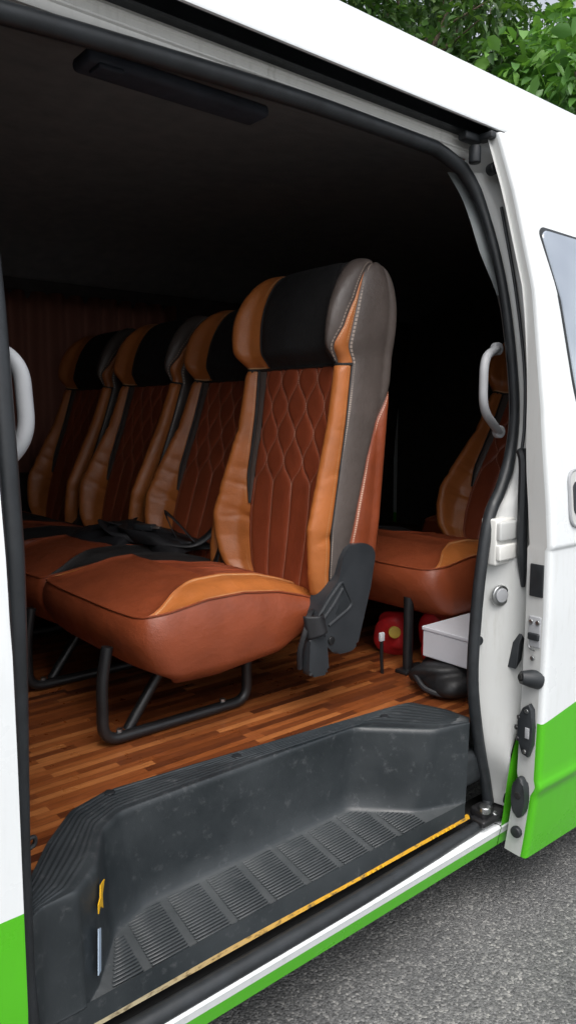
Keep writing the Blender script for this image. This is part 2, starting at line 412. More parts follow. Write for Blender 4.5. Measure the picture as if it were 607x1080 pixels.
# sill below the doorway
sp = [(.05, .196), (.037, .198), (.034, .21), (.028, .245), (.025, .255), (.027, .260), (.031, .262), (.06, .258)]
MB().grid([[(x, y, z) for y, z in sp] for x in np.linspace(.376, 1.745, 10)]).build('sill', 'paint_sill', van)
MB().grid([[(x, y, z) for y, z in sp] for x in np.linspace(1.749, 1.90, 6)]).build('sill_end', 'paint_sill', van)
MB().box((1.1, .12, .225), (1.6, .13, .05)).build('sill_beam', 'underbody_black', van)
for cx in (-.9, 3.6):
    for cy in (.16, VW - .16):
        w = MB().disc((cx, cy, .33), (0, 1, 0), .33, .2, 40, .04).build('wheel', 'rubber_black', van)
        sgn = -1 if cy < 1 else 1
        MB().disc((cx, cy + sgn * .09, .33), (0, 1, 0), .2, .04, 32, .01).build('rim', 'rim_silver', w)

# doorway seal (closed loop) : rear side, header, front pillar, sill
rear_curve = [(1.735, .222, 2.085), (1.784, .195, 1.997), (1.810, .150, 1.831), (1.824, .117, 1.649), (1.842, .102, 1.441), (1.826, .101, 1.309), (1.765, .089, 1.22), (1.706, .083, 1.147),
              (1.671, .08, 1.007), (1.655, .081, .852), (1.653, .082, .691), (1.690, .084, .515), (1.740, .09, .37), (1.752, .085, .30)]
head_curve = [(.30, .22, 2.06), (.405, .222, 2.082), (.668, .226, 2.10), (1.119, .230, 2.12), (1.423, .230, 2.121), (1.645, .229, 2.118)]
front_curve = [(.44, skin(z) + .06, z) for z in (1.9, 1.6, 1.2, 1.0, .7, .45)]
rear_curve = [(x + .010 + .006 * (z < 1.25), y, z) for x, y, z in rear_curve]
rc = smoothcurve(rear_curve, 60); hc = smoothcurve(head_curve[1:], 30)
sill_curve = [(1.70, .058, .270), (1.2, .046, .270), (.6, .046, .270), (.45, .053, .272), (.408, .056, .33)]
loop = list(map(tuple, hc)) + list(map(tuple, rc)) + sill_curve + [(.401 + .022 * float(sstep(.6, 1.5, z)), skin(z) + .055, z) for z in (.45, .7, 1.0, 1.2, 1.6, 1.85)] + [(.423, skin(2.0) + .07, 1.98)]
loop = resample(fillet(loop, .05, 4, True), 170)
rad = [.0195 - .0030 * float(sstep(1.45, 1.6, p[0])) * (p[2] < 1.25) - .0065 * float(sstep(1.2, 1.42, p[2])) * (1 - float(sstep(1.96, 2.08, p[2]))) * (p[0] > 1.6) for p in loop]
seal = MB().tube(loop, rad, 12, closed=True).build('door_seal', 'rubber_black', van)
# inner flange lips of the seal
inner = [Vector(p) + Vector((.004, .010, 0)) for p in loop]
MB().tube(inner, [r_ * .6 for r_ in rad], 8, closed=True).build('seal_lip', 'rubber_black', seal)

# rear jamb between the seal and the body edge
def jamb_edge(z): return rear_edge(z)
P = []
for (x, y, z) in rc:
    xe = max(jamb_edge(z), x + .03); ye = skin(min(z, 2.14)) + .004
    zz = max(z, .24)
    row = []
    for t in np.linspace(0, 1, 14):
        px = x + (xe - x) * t
        # dish: recessed shoulder near the seal, raised ridge, then down to the edge
        py = y + .012 + (ye - y - .012) * sstep(.12, .9, t) - .006 * math.exp(-((t - .45) / .12) ** 2) * sstep(.5, .8, z)
        row.append((px, py, z + (.0 if t < .9 else 0)))
    P.append(row)
jamb = MB().grid(P).build('door_jamb', 'paint_jamb_shade', van)
# corner patch above the jamb
# header band and the door track above the doorway
def band(pts, name, mat, x0=.2, x1=1.86, par=van):
    return MB().grid([[(x, y, z) for y, z in pts] for x in np.linspace(x0, x1, 12)]).build(name, mat, par)
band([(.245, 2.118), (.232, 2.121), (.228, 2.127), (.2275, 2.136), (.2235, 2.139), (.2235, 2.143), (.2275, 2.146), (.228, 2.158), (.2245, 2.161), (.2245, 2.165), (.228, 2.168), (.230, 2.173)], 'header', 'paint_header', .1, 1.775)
band([(.230, 2.173), (.208, 2.174), (.205, 2.178), (.208, 2.183), (.229, 2.186), (.230, 2.235), (.178, 2.236), (.166, 2.215), (.156, 2.198), (.152, 2.178)], 'door_track', 'rubber_black', .1, 1.86)
band([(.190, 2.202), (.185, 2.196), (.178, 2.196), (.176, 2.208)], 'track_rail', 'metal_black', .1, 1.78)

# interior shell
FZ = .56
MB().grid([[(x, y, FZ) for x in np.linspace(-1.65, 4.55, 3)] for y in (.40, VW - .04)]).build('cabin_floor', 'floor_wood', van)
fl = MB()
fl.add([(-1.65, .08, FZ), (.405, .08, FZ), (.455, .172, FZ), (.53, .262, FZ), (.62, .352, FZ), (.716, .383, FZ), (.716, .40, FZ), (-1.65, .40, FZ)], [tuple(range(8))])
fl.add([(.716, .383, FZ), (.935, .368, FZ), (1.655, .30, FZ), (1.685, .129, FZ), (1.69, .09, FZ), (4.55, .09, FZ), (4.55, .40, FZ), (.716, .40, FZ)], [tuple(range(8))])
fl.build('floor_edge', 'floor_wood', van, smooth=False)
ceil = [(.243, 2.120), (.27, 2.135), (.40, 2.19), (.55, 2.25), (.8, 2.30), (VW / 2, 2.32)]
ceil = ceil + [(VW - y, z) for y, z in ceil[-2::-1]] + [(VW - .05, 2.14)]
MB().grid([[(x, y, z) for y, z in ceil] for x in np.linspace(-1.65, 4.55, 12)]).build('headliner', 'headliner_grey', van)
def inner_side(x0, x1, y_off, name, mirror=False, z0=FZ, z1=2.16, mat='trim_dark'):
    P = []
    for z in np.linspace(z0, z1, 24):
        y = skin(z) + y_off if z < 2.1 else skin(2.1) + y_off
        if mirror: y = VW - y
        P.append([(x, y, z) for x in np.linspace(x0, x1, 6)])
    return MB().grid(P).build(name, mat, van)
inner_side(-1.65, .40, .10, 'front_trim'); inner_side(1.90, 4.55, .10, 'rear_trim')
inner_side(-1.65, 4.55, .06, 'far_trim', True, z1=WZ0); inner_side(-1.65, 4.55, .06, 'far_trim', True, z0=WZ1, z1=2.2)
inner_side(-1.65, WX0, .06, 'far_trim', True, z0=WZ0, z1=WZ1); inner_side(WX1, 4.55, .06, 'far_trim', True, z0=WZ0, z1=WZ1)
MB().grid([[(4.55, y, z) for y in np.linspace(.1, VW - .1, 4)] for z in np.linspace(.5, 2.4, 4)]).build('tail_trim', 'trim_dark', van)
MB().grid([[(-1.65, y, z) for y in np.linspace(.1, VW - .1, 4)] for z in np.linspace(.5, 2.4, 4)]).build('cab_trim', 'trim_dark', van)
# inner pillar trim strip seen behind the rear seal at the top
top_i = [k for k in range(len(rc)) if rc[k][2] > 1.74]
def trim_rows(idx): return [[(x + .030 - .048 * w, y + .040, z), (x + .032 - .040 * w, y + .034, z), (x + .036 - .02 * w, y + .028, z), (x + .08, y + .05, z), (x + .24, y + .16, z)] for (x, y, z), w in ((rc[k], float(sstep(1.72, 1.9, rc[k][2]))) for k in idx)]
MB().grid(trim_rows(top_i)).build('pillar_trim', 'headliner_grey', van)
MB().grid(trim_rows(range(len(top_i) - 1, len(rc)))).build('pillar_trim', 'trim_dark', van)
# window rail and curtain on the far side
MB().box((1.75, VW - .215, 2.07), (1.5, .03, .03), .006).build('curtain_rail', 'trim_dark', van)
P = []
for z in np.linspace(1.12, 2.06, 6):
    P.append([(x, VW - .24 + .020 * math.sin(x * 62 + .6 * math.sin(x * 9)) + .006 * math.sin(x * 21 + 1), z) for x in np.linspace(1.08, 2.42, 220)])
MB().grid(P).build('curtain', 'curtain_cloth', van)
# long dark air duct on the ceiling
dz = 2.165
lam = MB().box((.985, .455, dz), (.48, .085, .03), .012).build('air_duct', 'panel_blue_black', van)
lam.rotation_euler = (0, 0, 0)
MB().box((.80, .44, dz - .016), (.06, .05, .012), .005).build('duct_nozzle', 'panel_blue_black', lam)

# grab handles inside both door pillars
def grab(pts, r, name='grab_handle'):
    c = resample(fillet(pts, .05, 8), 40)
    h = MB().tube(c, r, 12).build(name, 'handle_grey', van)
    for p in (c[0], c[-1]): MB().disc(p, (.2, 1, 0), r * 1.5, .02, 16, .004).build('handle_mount', 'handle_grey', h)
grab([(.40, .15, 1.545), (.470, .13, 1.51), (.477, .13, 1.375), (.405, .15, 1.315)], .0140)
grab([(1.875, .185, 1.610), (1.768, .15, 1.580), (1.762, .145, 1.435), (1.885, .175, 1.372)], .0125)
# small catch loop on the front pillar near the floor
MB().tube(fillet([(.405, .075, .70), (.44, .082, .705), (.44, .082, .688), (.405, .075, .683)], .008, 4), .004, 8).build('catch_loop', 'metal_black', van)

# ---- step well
outer = np.array([(.395, .06), (.40, .10), (.462, .178), (.53, .268), (.62, .357), (.716, .388), (.935, .373), (1.40, .331), (1.660, .303), (1.700, .19), (1.700, .112)])
rimin = np.array([(.395, .050), (.45, .082), (.512, .084), (.575, .135), (.640, .242), (.703, .283), (1.16, .279), (1.405, .272), (1.556, .120), (1.672, .090)])
tread = np.array([(.395, .045), (.44, .070), (.515, .070), (.555, .105), (.640, .218), (.74, .262), (1.16, .262), (1.355, .268), (1.490, .140), (1.645, .076)])
NS = 150
def curve2(p, s=.04):
    f = fillet([(a, b, 0) for a, b in p], s, 6); return resample([(q.x, q.y) for q in f], 1200)
def key_resample(p, n=NS):                        # resample so that the same keys line up
    keys = np.linspace(0, 1, len(p)); s = np.linspace(0, 1, n)
    c = smoothcurve(np.asarray(p), 400); return np.stack([np.interp(s, np.linspace(0, 1, 400), c[:, k]) for k in range(2)], 1)
outer10 = np.delete(outer, 7, 0)
def lin_resample(p, n=NS):
    s = np.linspace(0, len(p) - 1, n); q = np.stack([np.interp(s, np.arange(len(p)), p[:, k]) for k in range(2)], 1)
    for _ in range(3): q[1:-1] = .25 * q[:-2] + .5 * q[1:-1] + .25 * q[2:]
    return q
A, B, C_ = lin_resample(outer10), lin_resample(rimin), lin_resample(tread)
rows = []
def lerp(a, b, t): return a + (b - a) * t
zr, zt = FZ + .008, .345
rows.append([(x, y, FZ - .01) for x, y in A])
for a in np.linspace(0, .93, 46):
    gro = .0022 * (1 if (a * 9) % 1 > .42 else 0) * (1 if .10 < a < .80 else 0)
    rows.append([(x, y, zr + gro) for x, y in lerp(A, B, a)])
for a in (0.2, .5, .8, 1.0):                       # rounded rim edge
    q = lerp(lerp(A, B, .93), B, math.sin(a * math.pi / 2)); rows.append([(x, y, zr - .016 * (1 - math.cos(a * math.pi / 2))) for x, y in q])
for a in (.12, .3, .5, .7, .82): rows.append([(x, y, zr - .016 - (zr - .016 - zt - .02) * a) for x, y in lerp(B, C_, a * .8)])
sx = np.linspace(0, len(C_) - 1, NS)
front = np.stack([np.clip(C_[:, 0], .40, 1.64), np.full(NS, .074)], 1)
for a in (.25, .5, .75, 1.):                       # fillet to the tread
    q = lerp(lerp(B, C_, .8), lerp(C_, front, .10), a); rows.append([(x, y, zt + .02 * (1 - math.sin(a * math.pi / 2))) for x, y in q])
q0 = lerp(C_, front, .10)
for a in np.linspace(.1, 1, 12): rows.append([(x, y, zt - .004 * a) for x, y in lerp(q0, front, a * .93)])
lipq = lerp(q0, front, .93)
for a in (.3, .6, 1.): rows.append([(x, lerp(yy, .073, a), zt - .004 + .008 * math.sin(a * 2.6) - .045 * max(0, a - .6) / .4) for (x, yy) in lipq])
step = MB().grid(rows).build('step_well', 'step_plastic', van, angle=50)
# ribs of the tread
rb = MB()
for k in range(-1, 8):
    xa = .66 + k * .105
    for j in range(19):
        y = .086 + j * .0094
        xs = max(xa + (y - .086) * .15, .575 + (y - .086) * .55); xb = min(xa + (y - .086) * .15 + .086, 1.53 - .75 * max(0, y - .07))
        if xb - xs < .02: continue
        rb.box(((xs + xb) / 2, y, zt + .0003), (xb - xs, .0040, .0034), .0011, seg=1)
rb.build('tread_rib', 'step_plastic', step)
# yellow arrow and pale lever label on the front wall of the well
d = Vector((.085, .113, 0)).normalized(); nrm = Vector((d.y, -d.x, 0))
def on_wall(p0, pts, name, mat):
    m = MB(); base = Vector(p0)
    v = [base + d * a + Vector((0, 0, h)) + nrm * .004 for a, h in pts]
    m.add(v, [tuple(range(len(v)))]); return m.build(name, mat, step, smooth=False, solid=-.002)
on_wall((.560, .110, .472), [(0, .016), (.018, .020), (.040, .0), (.038, .030), (.062, .046), (.024, .058), (.018, .036), (.0, .034)], 'arrow_sticker', 'sticker_yellow')
on_wall((.545, .092, .372), [(0, .008), (.022, .0), (.034, .08), (.014, .092)], 'lever_label', 'sticker_pale')
for p in ((.72, .372, zr + .002), (1.05, .335, zr + .002), (.43, .115, zr + .002), (1.52, .27, zr + .001)):
    MB().disc(p, (0, 0, 1), .012, .004, 18, .001).build('trim_plug', 'plastic_black', step)
# bright scuff strip below the lip
sc = MB().grid([[(x, .080, .3045 + .0012 * math.sin(x * 9)), (x, .0735, .304 + .0012 * math.sin(x * 9)), (x, .0700, .2952)] for x in np.linspace(.42, 1.66, 40)]).build('scuff_strip', 'gold_strip', van, angle=12)
for x0, n_ in ((1.50, 6), (1.25, 4)):
    for k in range(n_): MB().disc((x0 + k * .018, .0695, .2995), (0, -1, .3), .0034, .0014, 10).build('reflector_dot', 'sticker_yellow', sc)
# lower corner bracket and roller arm at the rear of the step
MB().box((1.655, .14, .375), (.09, .07, .012), .004).build('corner_bracket', 'metal_steel', van)
MB().box((1.70, .13, .42), (.10, .08, .10), .02).build('corner_recess', 'rubber_black', van)

# ---- jamb hardware
def jpt(x, z, out=0.):
    i = int(np.argmin(np.abs(rc[:, 2] - z))); xs, ys = rc[i, 0], rc[i, 1]; xe = max(jamb_edge(z), xs + .03); t = (x - xs) / (xe - xs)
    return (x, ys + .012 + (skin(z) + .004 - ys - .012) * float(sstep(.12, .9, t)) - out, z)
for z, h in ((1.108, .052), (1.05, .045)):
    p = jpt(1.755, z, .0); MB().box((1.768, .062, z), (.115, .05, h), .006).build('striker_plate', 'paint_header' if z < 1.08 else 'paint_jamb_shade', jamb)
MB().box((1.768, .075, 1.078), (.12, .05, .128), .006).build('striker_recess', 'paint_header', jamb)
p = jpt(1.75, .925, .010); cap = MB().disc(p, (-.25, -1, 0), .03, .012, 28, .004).build('lock_cap', 'metal_steel', jamb)
MB().disc((p[0] - .003, p[1] - .008, p[2] + .002), (-.25, -1, 0), .02, .006, 24, .002).build('cap_face', 'handle_grey', cap)
p = jpt(1.697, .80, .006); MB().disc(p, (-.2, -1, 0), .0135, .012, 18, .003).build('rubber_plug', 'rubber_black', jamb)
p = jpt(1.80, .75, .0); MB().prism([(1.775, .72), (1.80, .74), (1.812, .80), (1.80, .815), (1.785, .79)], 'y', p[1] - .012, p[1] + .02, .004).build('rubber_flap', 'rubber_black', jamb)
MB().box((1.80, .035, .335), (.035, .035, .06), .01).build('rubber_stop', 'rubber_black', jamb)
MB().tube(smoothcurve([(1.838, .160, 1.99), (1.835, .105, 1.773), (1.835, .066, 1.55), (1.815, .046, 1.40), (1.800, .042, 1.32)], 40), .0045, 8).build('gap_shade_line', 'rubber_black', jamb)  # black line painted in for the shade of the open gap beside the door
MB().tube(smoothcurve([(1.800, .045, 1.33), (1.797, .032, 1.29), (1.788, .024, 1.20), (1.785, .020, 1.08), (1.80, .02, .95)], 30), [.008, .016] + [.014] * 24 + [.012, .01, .008, .006], 8).build('gap_shade_strip', 'rubber_black', jamb)  # wider black strip standing in for the dark of the same gap
MB().grid([[(1.768, .236, z), (1.785, .229, z), (1.81, .217, z), (1.84, .198, z), (1.875, .170 - (2.19 - z) * .35, z)] for z in np.linspace(2.06, 2.185, 8)]).build('jamb_corner', 'paint_jamb_shade', jamb)
# upper roller in the track corner
rl = MB().box((1.735, .195, 2.158), (.07, .03, .022), .006); rl.disc((1.745, .185, 2.115), (0, 0, 1), .016, .045, 16, .004); rl.box((1.77, .165, 2.160), (.03, .05, .018), .004)
rl.build('track_roller', 'rubber_black', van)
MB().disc((1.80, .165, 2.085), (-.3, -1, 0), .016, .03, 18, .005).build('upper_buffer', 'rubber_black', van)

# ------------------------------------------------------------------ sliding door (open, slid to the rear)
OFF = -.085
DX0, DX1 = 1.757, 3.25
door = MB()
def dskin(z):
    y = float(np.interp(z, [.19, .25, .38, .40, .41, .43, .9, 1.068, 1.078, 1.2, 1.45, 1.75, 2.0, 2.155, 2.212], [.038, .030, .016, .006, .003, .008, .0, .002, -.004, .006, .035, .082, .152, .207, .221]))
    return y + OFF
def dth(z): return .068 - .030 * float(sstep(1.2, 1.75, z))
def dx0(z): return DX0 + .004 * math.sin(z * 3) + .016 * float(sstep(1.25, 1.8, z))
zs = np.unique(np.r_[np.linspace(.19, 2.212, 70), [.38, .39, .40, .405, .41, .42, .43, 1.064, 1.068, 1.073, 1.078, 1.084]])
P = []
for z in zs:
    x0 = dx0(z)
    o = dskin(z)
    row = [(x0 + .006, o + dth(z), z), (x0 + .003, o + dth(z) * .6, z), (x0, o + .012, z), (x0 + .001, o + .004, z), (x0 + .006, o, z), (x0 + .02, o - .001, z)]
    row += [(x, o - .001 - .006 * math.sin(math.pi * (x - DX0) / (DX1 - DX0)), z) for x in np.linspace(x0 + .06, DX1, 14)]
    P.append([(x, y, q - max(0., q - 2.165) * (1 - float(sstep(.01, .12, x - x0)))) for x, y, q in row])
P = [[(x, y, zs[0] - .0) for (x, y, z) in P[0]]] + P
door = MB().grid(P).build('sliding_door', 'paint_door', van, angle=60)
P = []
for z in np.linspace(.2, 2.16, 30):
    P.append([(x, dskin(z) + dth(z), z) for x in np.linspace(DX0 + .006, DX1, 4)])
MB().grid(P).build('door_inner', 'paint_jamb_shade', door)
# front-edge face greyed as the door's shaded side, with the jamb's dirt
P = []
for z in zs:
    o = dskin(z); x0 = dx0(z) - .0015
    if z > 2.165: continue
    P.append([(x0 + .004, o + dth(z) + .001, z), (x0 + .001, o + dth(z) * .55, z), (x0, o + .015, z)])
MB().grid(P).build('shut_face', 'paint_jamb_shade', door)
# window, flush glass with a raked front edge
def win_pts():
    pts = [(1.838, 1.895), (1.875, 1.70), (1.90, 1.50), (1.915, 1.44), (1.96, 1.41), (3.1, 1.40), (3.1, 1.90), (1.86, 1.912)]
    return [(p.x, p.y) for p in fillet([(a, b, 0) for a, b in pts], .03, 5, True)]
def on_skin(pts, out, name, mat, par, thick=.004):
    cx = sum(p[0] for p in pts) / len(pts); cz = sum(p[1] for p in pts) / len(pts); rings = []
    sk = lambda x, z: dskin(z) - .001 - .006 * math.sin(math.pi * (x - DX0) / (DX1 - DX0))
    for s in (1.0, .99, .9, .7, .5, .3, .1):
        rings.append([(cx + (x - cx) * s, sk(cx + (x - cx) * s, cz + (z - cz) * s) - (out if s < 1 else 0), cz + (z - cz) * s) for x, z in pts])
    return MB().grid(rings, closed=True).build(name, mat, par)
wp = win_pts()
cxw, czw = 2.5, 1.66
on_skin([(cxw + (x - cxw) * 1.012, czw + (z - czw) * 1.03) for x, z in wp], .0022, 'window_gasket', 'rubber_black', door)
on_skin(wp, .005, 'window', 'window_sky_tint', door)
# outer handle in its recess
hp = [(p.x, p.y) for p in fillet([(1.838, 1.125, 0), (1.838, 1.275, 0), (2.02, 1.275, 0), (2.02, 1.125, 0)], .035, 6, True)]
rec = on_skin(hp, .006, 'handle_recess', 'paint_jamb_shade', door)
hp2 = [(1.93 + (x - 1.93) * .86, 1.2 + (z - 1.2) * .62) for x, z in hp]
on_skin(hp2, .008, 'door_handle', 'plastic_cover', rec)
MB().tube(resample([(x, dskin(z) - .006, z) for x, z in hp + hp[:1]], 60), .004, 8, closed=False).build('recess_rim', 'handle_grey', rec)
# hardware on the shut face
fx = DX0 - .001
def fy(z): return dskin(z) + .036
MB().box((fx, fy(.99), .985), (.006, .040, .088), .002).build('rubber_patch', 'rubber_black', door)
lt = MB().box((fx, fy(.84), .845), (.006, .036, .085), .003).build('door_latch', 'handle_grey', door)
MB().box((fx - .004, fy(.83), .832), (.01, .034, .02), .004).build('latch_slot', 'rubber_black', lt)
MB().tube(fillet([(fx - .005, fy(.84) + .014, .83), (fx - .006, fy(.84) + .014, .80), (fx - .006, fy(.84) - .006, .795)], .01, 4), .003, 8).build('latch_lever', 'metal_steel', lt)
for zz, yy in ((.872, .010), (.872, -.010), (.772, 0)):
    MB().disc((fx - .004, fy(zz) + yy, zz), (-1, 0, 0), .0065, .006, 14, .001).build('screw', 'metal_steel', door)
st = MB().tube([(fx + .01, fy(.72) - .012, .712), (fx - .012, fy(.72) - .004, .718), (fx - .034, fy(.72) + .012, .722)], [.026, .024, .017], 20).build('stop_buffer', 'rubber_black', door)
MB().disc((fx - .036, fy(.72) + .013, .722), (-1, .6, .1), .010, .006, 16, .002).build('buffer_hole', 'underbody_black', st)
lk = MB().prism([(fy(.55) + a, b) for a, b in [(-.008, .495), (.010, .50), (.020, .53), (.028, .55), (.028, .59), (.018, .605), (.014, .63), (-.004, .645), (-.016, .63), (-.019, .58), (-.019, .53)]], 'x', fx - .016, fx + .004, .004).build('lock_box', 'plastic_black', door)
MB().box((fx - .018, fy(.56) - .006, .565), (.004, .012, .03), .001).build('lock_plate', 'handle_grey', lk)
for zz in (.51, .625): MB().disc((fx - .017, fy(zz), zz), (-1, 0, 0), .006, .004, 12, .001).build('screw', 'metal_steel', lk)
for yy, zz in ((.024, .60), (.03, .57), (.024, .54)): MB().disc((fx - .012, fy(zz) + yy, zz), (-1, .5, 0), .007, .01, 10, .002).build('lock_peg', 'metal_black', lk)
bf = MB().prism([(fy(.36) + .021 * math.cos(t), .372 + .06 * math.sin(t)) for t in np.linspace(0, 2 * math.pi, 24, endpoint=False)], 'x', fx - .022, fx + .004, .008).build('rubber_buffer', 'rubber_black', door)
MB().disc((fx - .022, fy(.36), .38), (-1, 0, 0), .01, .006, 14, .002).build('buffer_hole', 'underbody_black', bf)
MB().disc((fx - .004, fy(.26), .262), (-1, 0, 0), .016, .016, 16, .004).build('rubber_plug', 'rubber_black', door)
# lower roller arm reaching in to the track
ar = MB(); ar.box((1.755, .055, .285), (.17, .05, .020), .006); ar.box((1.71, .065, .302), (.05, .05, .03), .008); ar.tube([(1.80, .05, .285), (1.83, -.03, .285)], .018, 10)
arm = ar.build('roller_arm', 'metal_black', door)
MB().disc((1.70, .05, .318), (0, 0, 1), .017, .02, 18, .004).build('roller', 'metal_steel', arm)
MB().disc((1.735, .04, .297), (0, -.5, 1), .008, .008, 14, .002).build('bolt', 'metal_steel', arm)

# ------------------------------------------------------------------ seats
def panel(S, v0, v1, u0, u1, nu, nv, puff=.006, dip=.0025, vedge=(1, 1), pat=None, edge_seam=True, sign=1.):
    vv = np.linspace(v0, v1, nv); aa = np.linspace(0, 1, nu)
    P = np.zeros((nv, nu, 3)); N = np.zeros((nv, nu, 3)); e = 2e-3
    U = np.zeros((nv, nu)); V = np.zeros((nv, nu))
    for j, v in enumerate(vv):
        ua, ub = u0(v), u1(v); U[j] = ua + (ub - ua) * aa; V[j] = v
    P = S(U, V); Pu = S(U + e, V) - S(U - e, V); Pv = S(U, V + e) - S(U, V - e)
    N = np.cross(Pu, Pv); N /= np.linalg.norm(N, axis=2, keepdims=True) + 1e-12; N *= sign
    a = np.broadcast_to(aa, (nv, nu)); b = np.broadcast_to(np.linspace(0, 1, nv)[:, None], (nv, nu))
    du = np.linalg.norm(P[:, -1] - P[:, 0], axis=1)[:, None] + 1e-4
    dist = np.minimum(a, 1 - a) * du
    L = np.linalg.norm(P[-1, nu // 2] - P[0, nu // 2])
    if vedge[0]: dist = np.minimum(dist, b * L)
    if vedge[1]: dist = np.minimum(dist, (1 - b) * L)
    prof = 1 - np.exp(-dist / .012)
    h = -dip + (puff + dip) * prof
    seam = np.exp(-((dist - .0055) / .0016) ** 2) if edge_seam else np.zeros_like(dist)
    if pat is not None:
        ph, ps = pat(a, b, P, du); h = h + ph; seam = np.maximum(seam * .6, ps)
    P = P + N * h[..., None]
    return P, seam, b * L

YC = .207
def sect(q, W, b, x0, dep=.160):
    """closed section of the backrest: q -8..8, 0 at the middle of the front; returns x,y"""
    ky = np.array([0, .37, .71, .87, .975, 1.0, .985, .90, 0.]); kx0 = np.array([0, 0, 0, 0, .018, .085, .155, .215, .228]); kb = np.array([0, 0, -.22, -1, -.62, -.06, 0, 0, 0.])
    aq = np.clip(np.abs(q), 0, 8)
    # Catmull-Rom on the keys with mirrored ends
    def cr1(k, odd):
        ext = np.r_[-k[1] if odd else k[1], k, -k[-2] if odd else k[-2]]
        i = np.minimum(aq.astype(int), 7); f = aq - i
        A_, B_, C2, D_ = ext[i], ext[i + 1], ext[i + 2], ext[i + 3]
        return .5 * (2 * B_ + (C2 - A_) * f + (2 * A_ - 5 * B_ + 4 * C2 - D_) * f ** 2 + (3 * B_ - A_ - 3 * C2 + D_) * f ** 3)
    y = np.sign(q) * cr1(ky, True) * W
    x = x0 + cr1(kx0, False) * dep / .195 + cr1(kb, False) * b
    return x, y
ZB, ZN = .335, 1.005
def lean(z): return .578 + (z - .36) * .105
def Wf(q, t):
    far = np.interp(t, [0, .08, .2, .32, .45, .6, .8, 1], [.185, .240, .268, .272, .260, .240, .222, .218])
    near = np.interp(t, [0, .15, .32, .5, .8, 1], [.240, .252, .256, .255, .252, .250])
    s = np.clip(q / 4 + .5, 0, 1); s = s * s * (3 - 2 * s)
    return near + (far - near) * s
def S_back(q, t):
    z = ZB + (ZN - ZB) * t
    b = np.interp(t, [0, .12, .3, .5, .75, 1], [.03, .06, .082, .062, .036, .026])
    x, y = sect(q, Wf(q, t), b, lean(z))
    return np.stack([x, YC + y, z], -1)
HH = .306
def S_head(q, p):
    """p 0..1 from the seam up over the top to the ridge"""
    n = 2.6; ang = p * math.pi / 2
    c, s = np.cos(ang), np.sin(ang); k = (np.abs(c) ** n + np.abs(s) ** n) ** (-1 / n); r, hz = np.abs(c * k), s * k
    wob = .030 * np.sin(np.clip(hz, 0, 1) * math.pi * .95)
    W = np.where(q > 0, .218, .244) + wob * np.where(q > 0, 1.1, .5)
    k0 = sstep(0, .22, hz); W = Wf(q, 1.) * (1 - k0) + W * k0
    b = .026 * (1 - k0) + k0 * .8 * (.050 + .02 * np.sin(hz * math.pi))
    x, y = sect(q, W, b, 0., .160)
    x = x - .034 * sstep(0, .18, hz) * np.clip(1 - np.abs(q) / 5.5, 0, 1) ** .5
    xm = .085
    x = xm + (x - xm) * r
    y = y * (1 - .10 * (1 - r) ** 2)
    z = ZN - .002 + HH * hz - .16 * np.clip(x - xm, 0, 1) * hz ** 3 - .012 * np.clip(np.abs(q) / 3 - .4, 0, 1) * hz
    return np.stack([x + lean(z) - .0, YC + y, z], -1)

def quilt(a, b, P, du):
    """wavy channels that touch to form long diamonds in the upper part and run straight below"""
    y = (a - .5) * .31; t = b; D = .074
    zz = t * .67; amp = .5 * D * sstep(.40, .54, t)
    w = .5 - .5 * np.cos(2 * math.pi * (zz / .165 + .15)); w = w * .94 + .03
    d = np.full_like(a, 9.)
    for k in range(-3, 4):
        d = np.minimum(d, np.abs(y - k * D - amp * w)); d = np.minimum(d, np.abs(y - k * D + amp * w))
    ph = -.0055 * np.exp(-d / .006) + .002
    ps = np.exp(-(d / .0020) ** 2) * .85
    return ph, ps
def quilt_seat(a, b, P, du):
    d = np.full_like(a, 9.); y = P[..., 1]; x = P[..., 0]
    for k in range(0, 14): d = np.minimum(d, np.abs((y - .05 * k) + .010 * np.sin(x * 30 + (k % 2) * math.pi)))
    fade = np.clip(b * 5 - .3, 0, 1) * np.clip((1 - b) * 5, 0, 1) * np.clip(a * 8 - .3, 0, 1) * np.clip((1 - a) * 8 - .3, 0, 1)
    return -.006 * np.exp(-d / .005) * fade, np.exp(-(d / .0022) ** 2) * .5 * fade

c_ = lambda k: (lambda v: k)
def tb(pts): xs, ys = zip(*pts); return lambda v: float(np.interp(v, xs, ys))

def wrinkles(P, a, b, amp, seed, k=26):
    r_ = np.random.default_rng(seed); h = np.zeros_like(a)
    for _ in range(9):
        bc, w, sl, ph = r_.uniform(.05, .75), r_.uniform(.010, .022), r_.uniform(-.12, .12), r_.uniform(.5, 1)
        d = (b - bc - sl * (a - .5)); h += -amp * ph * np.exp(-(d / w) ** 2) * np.clip(1.2 - 1.8 * a * (1 if _ % 2 else 0) - (1.6 * (1 - a) if not _ % 2 else 0), 0, 1)
    return h

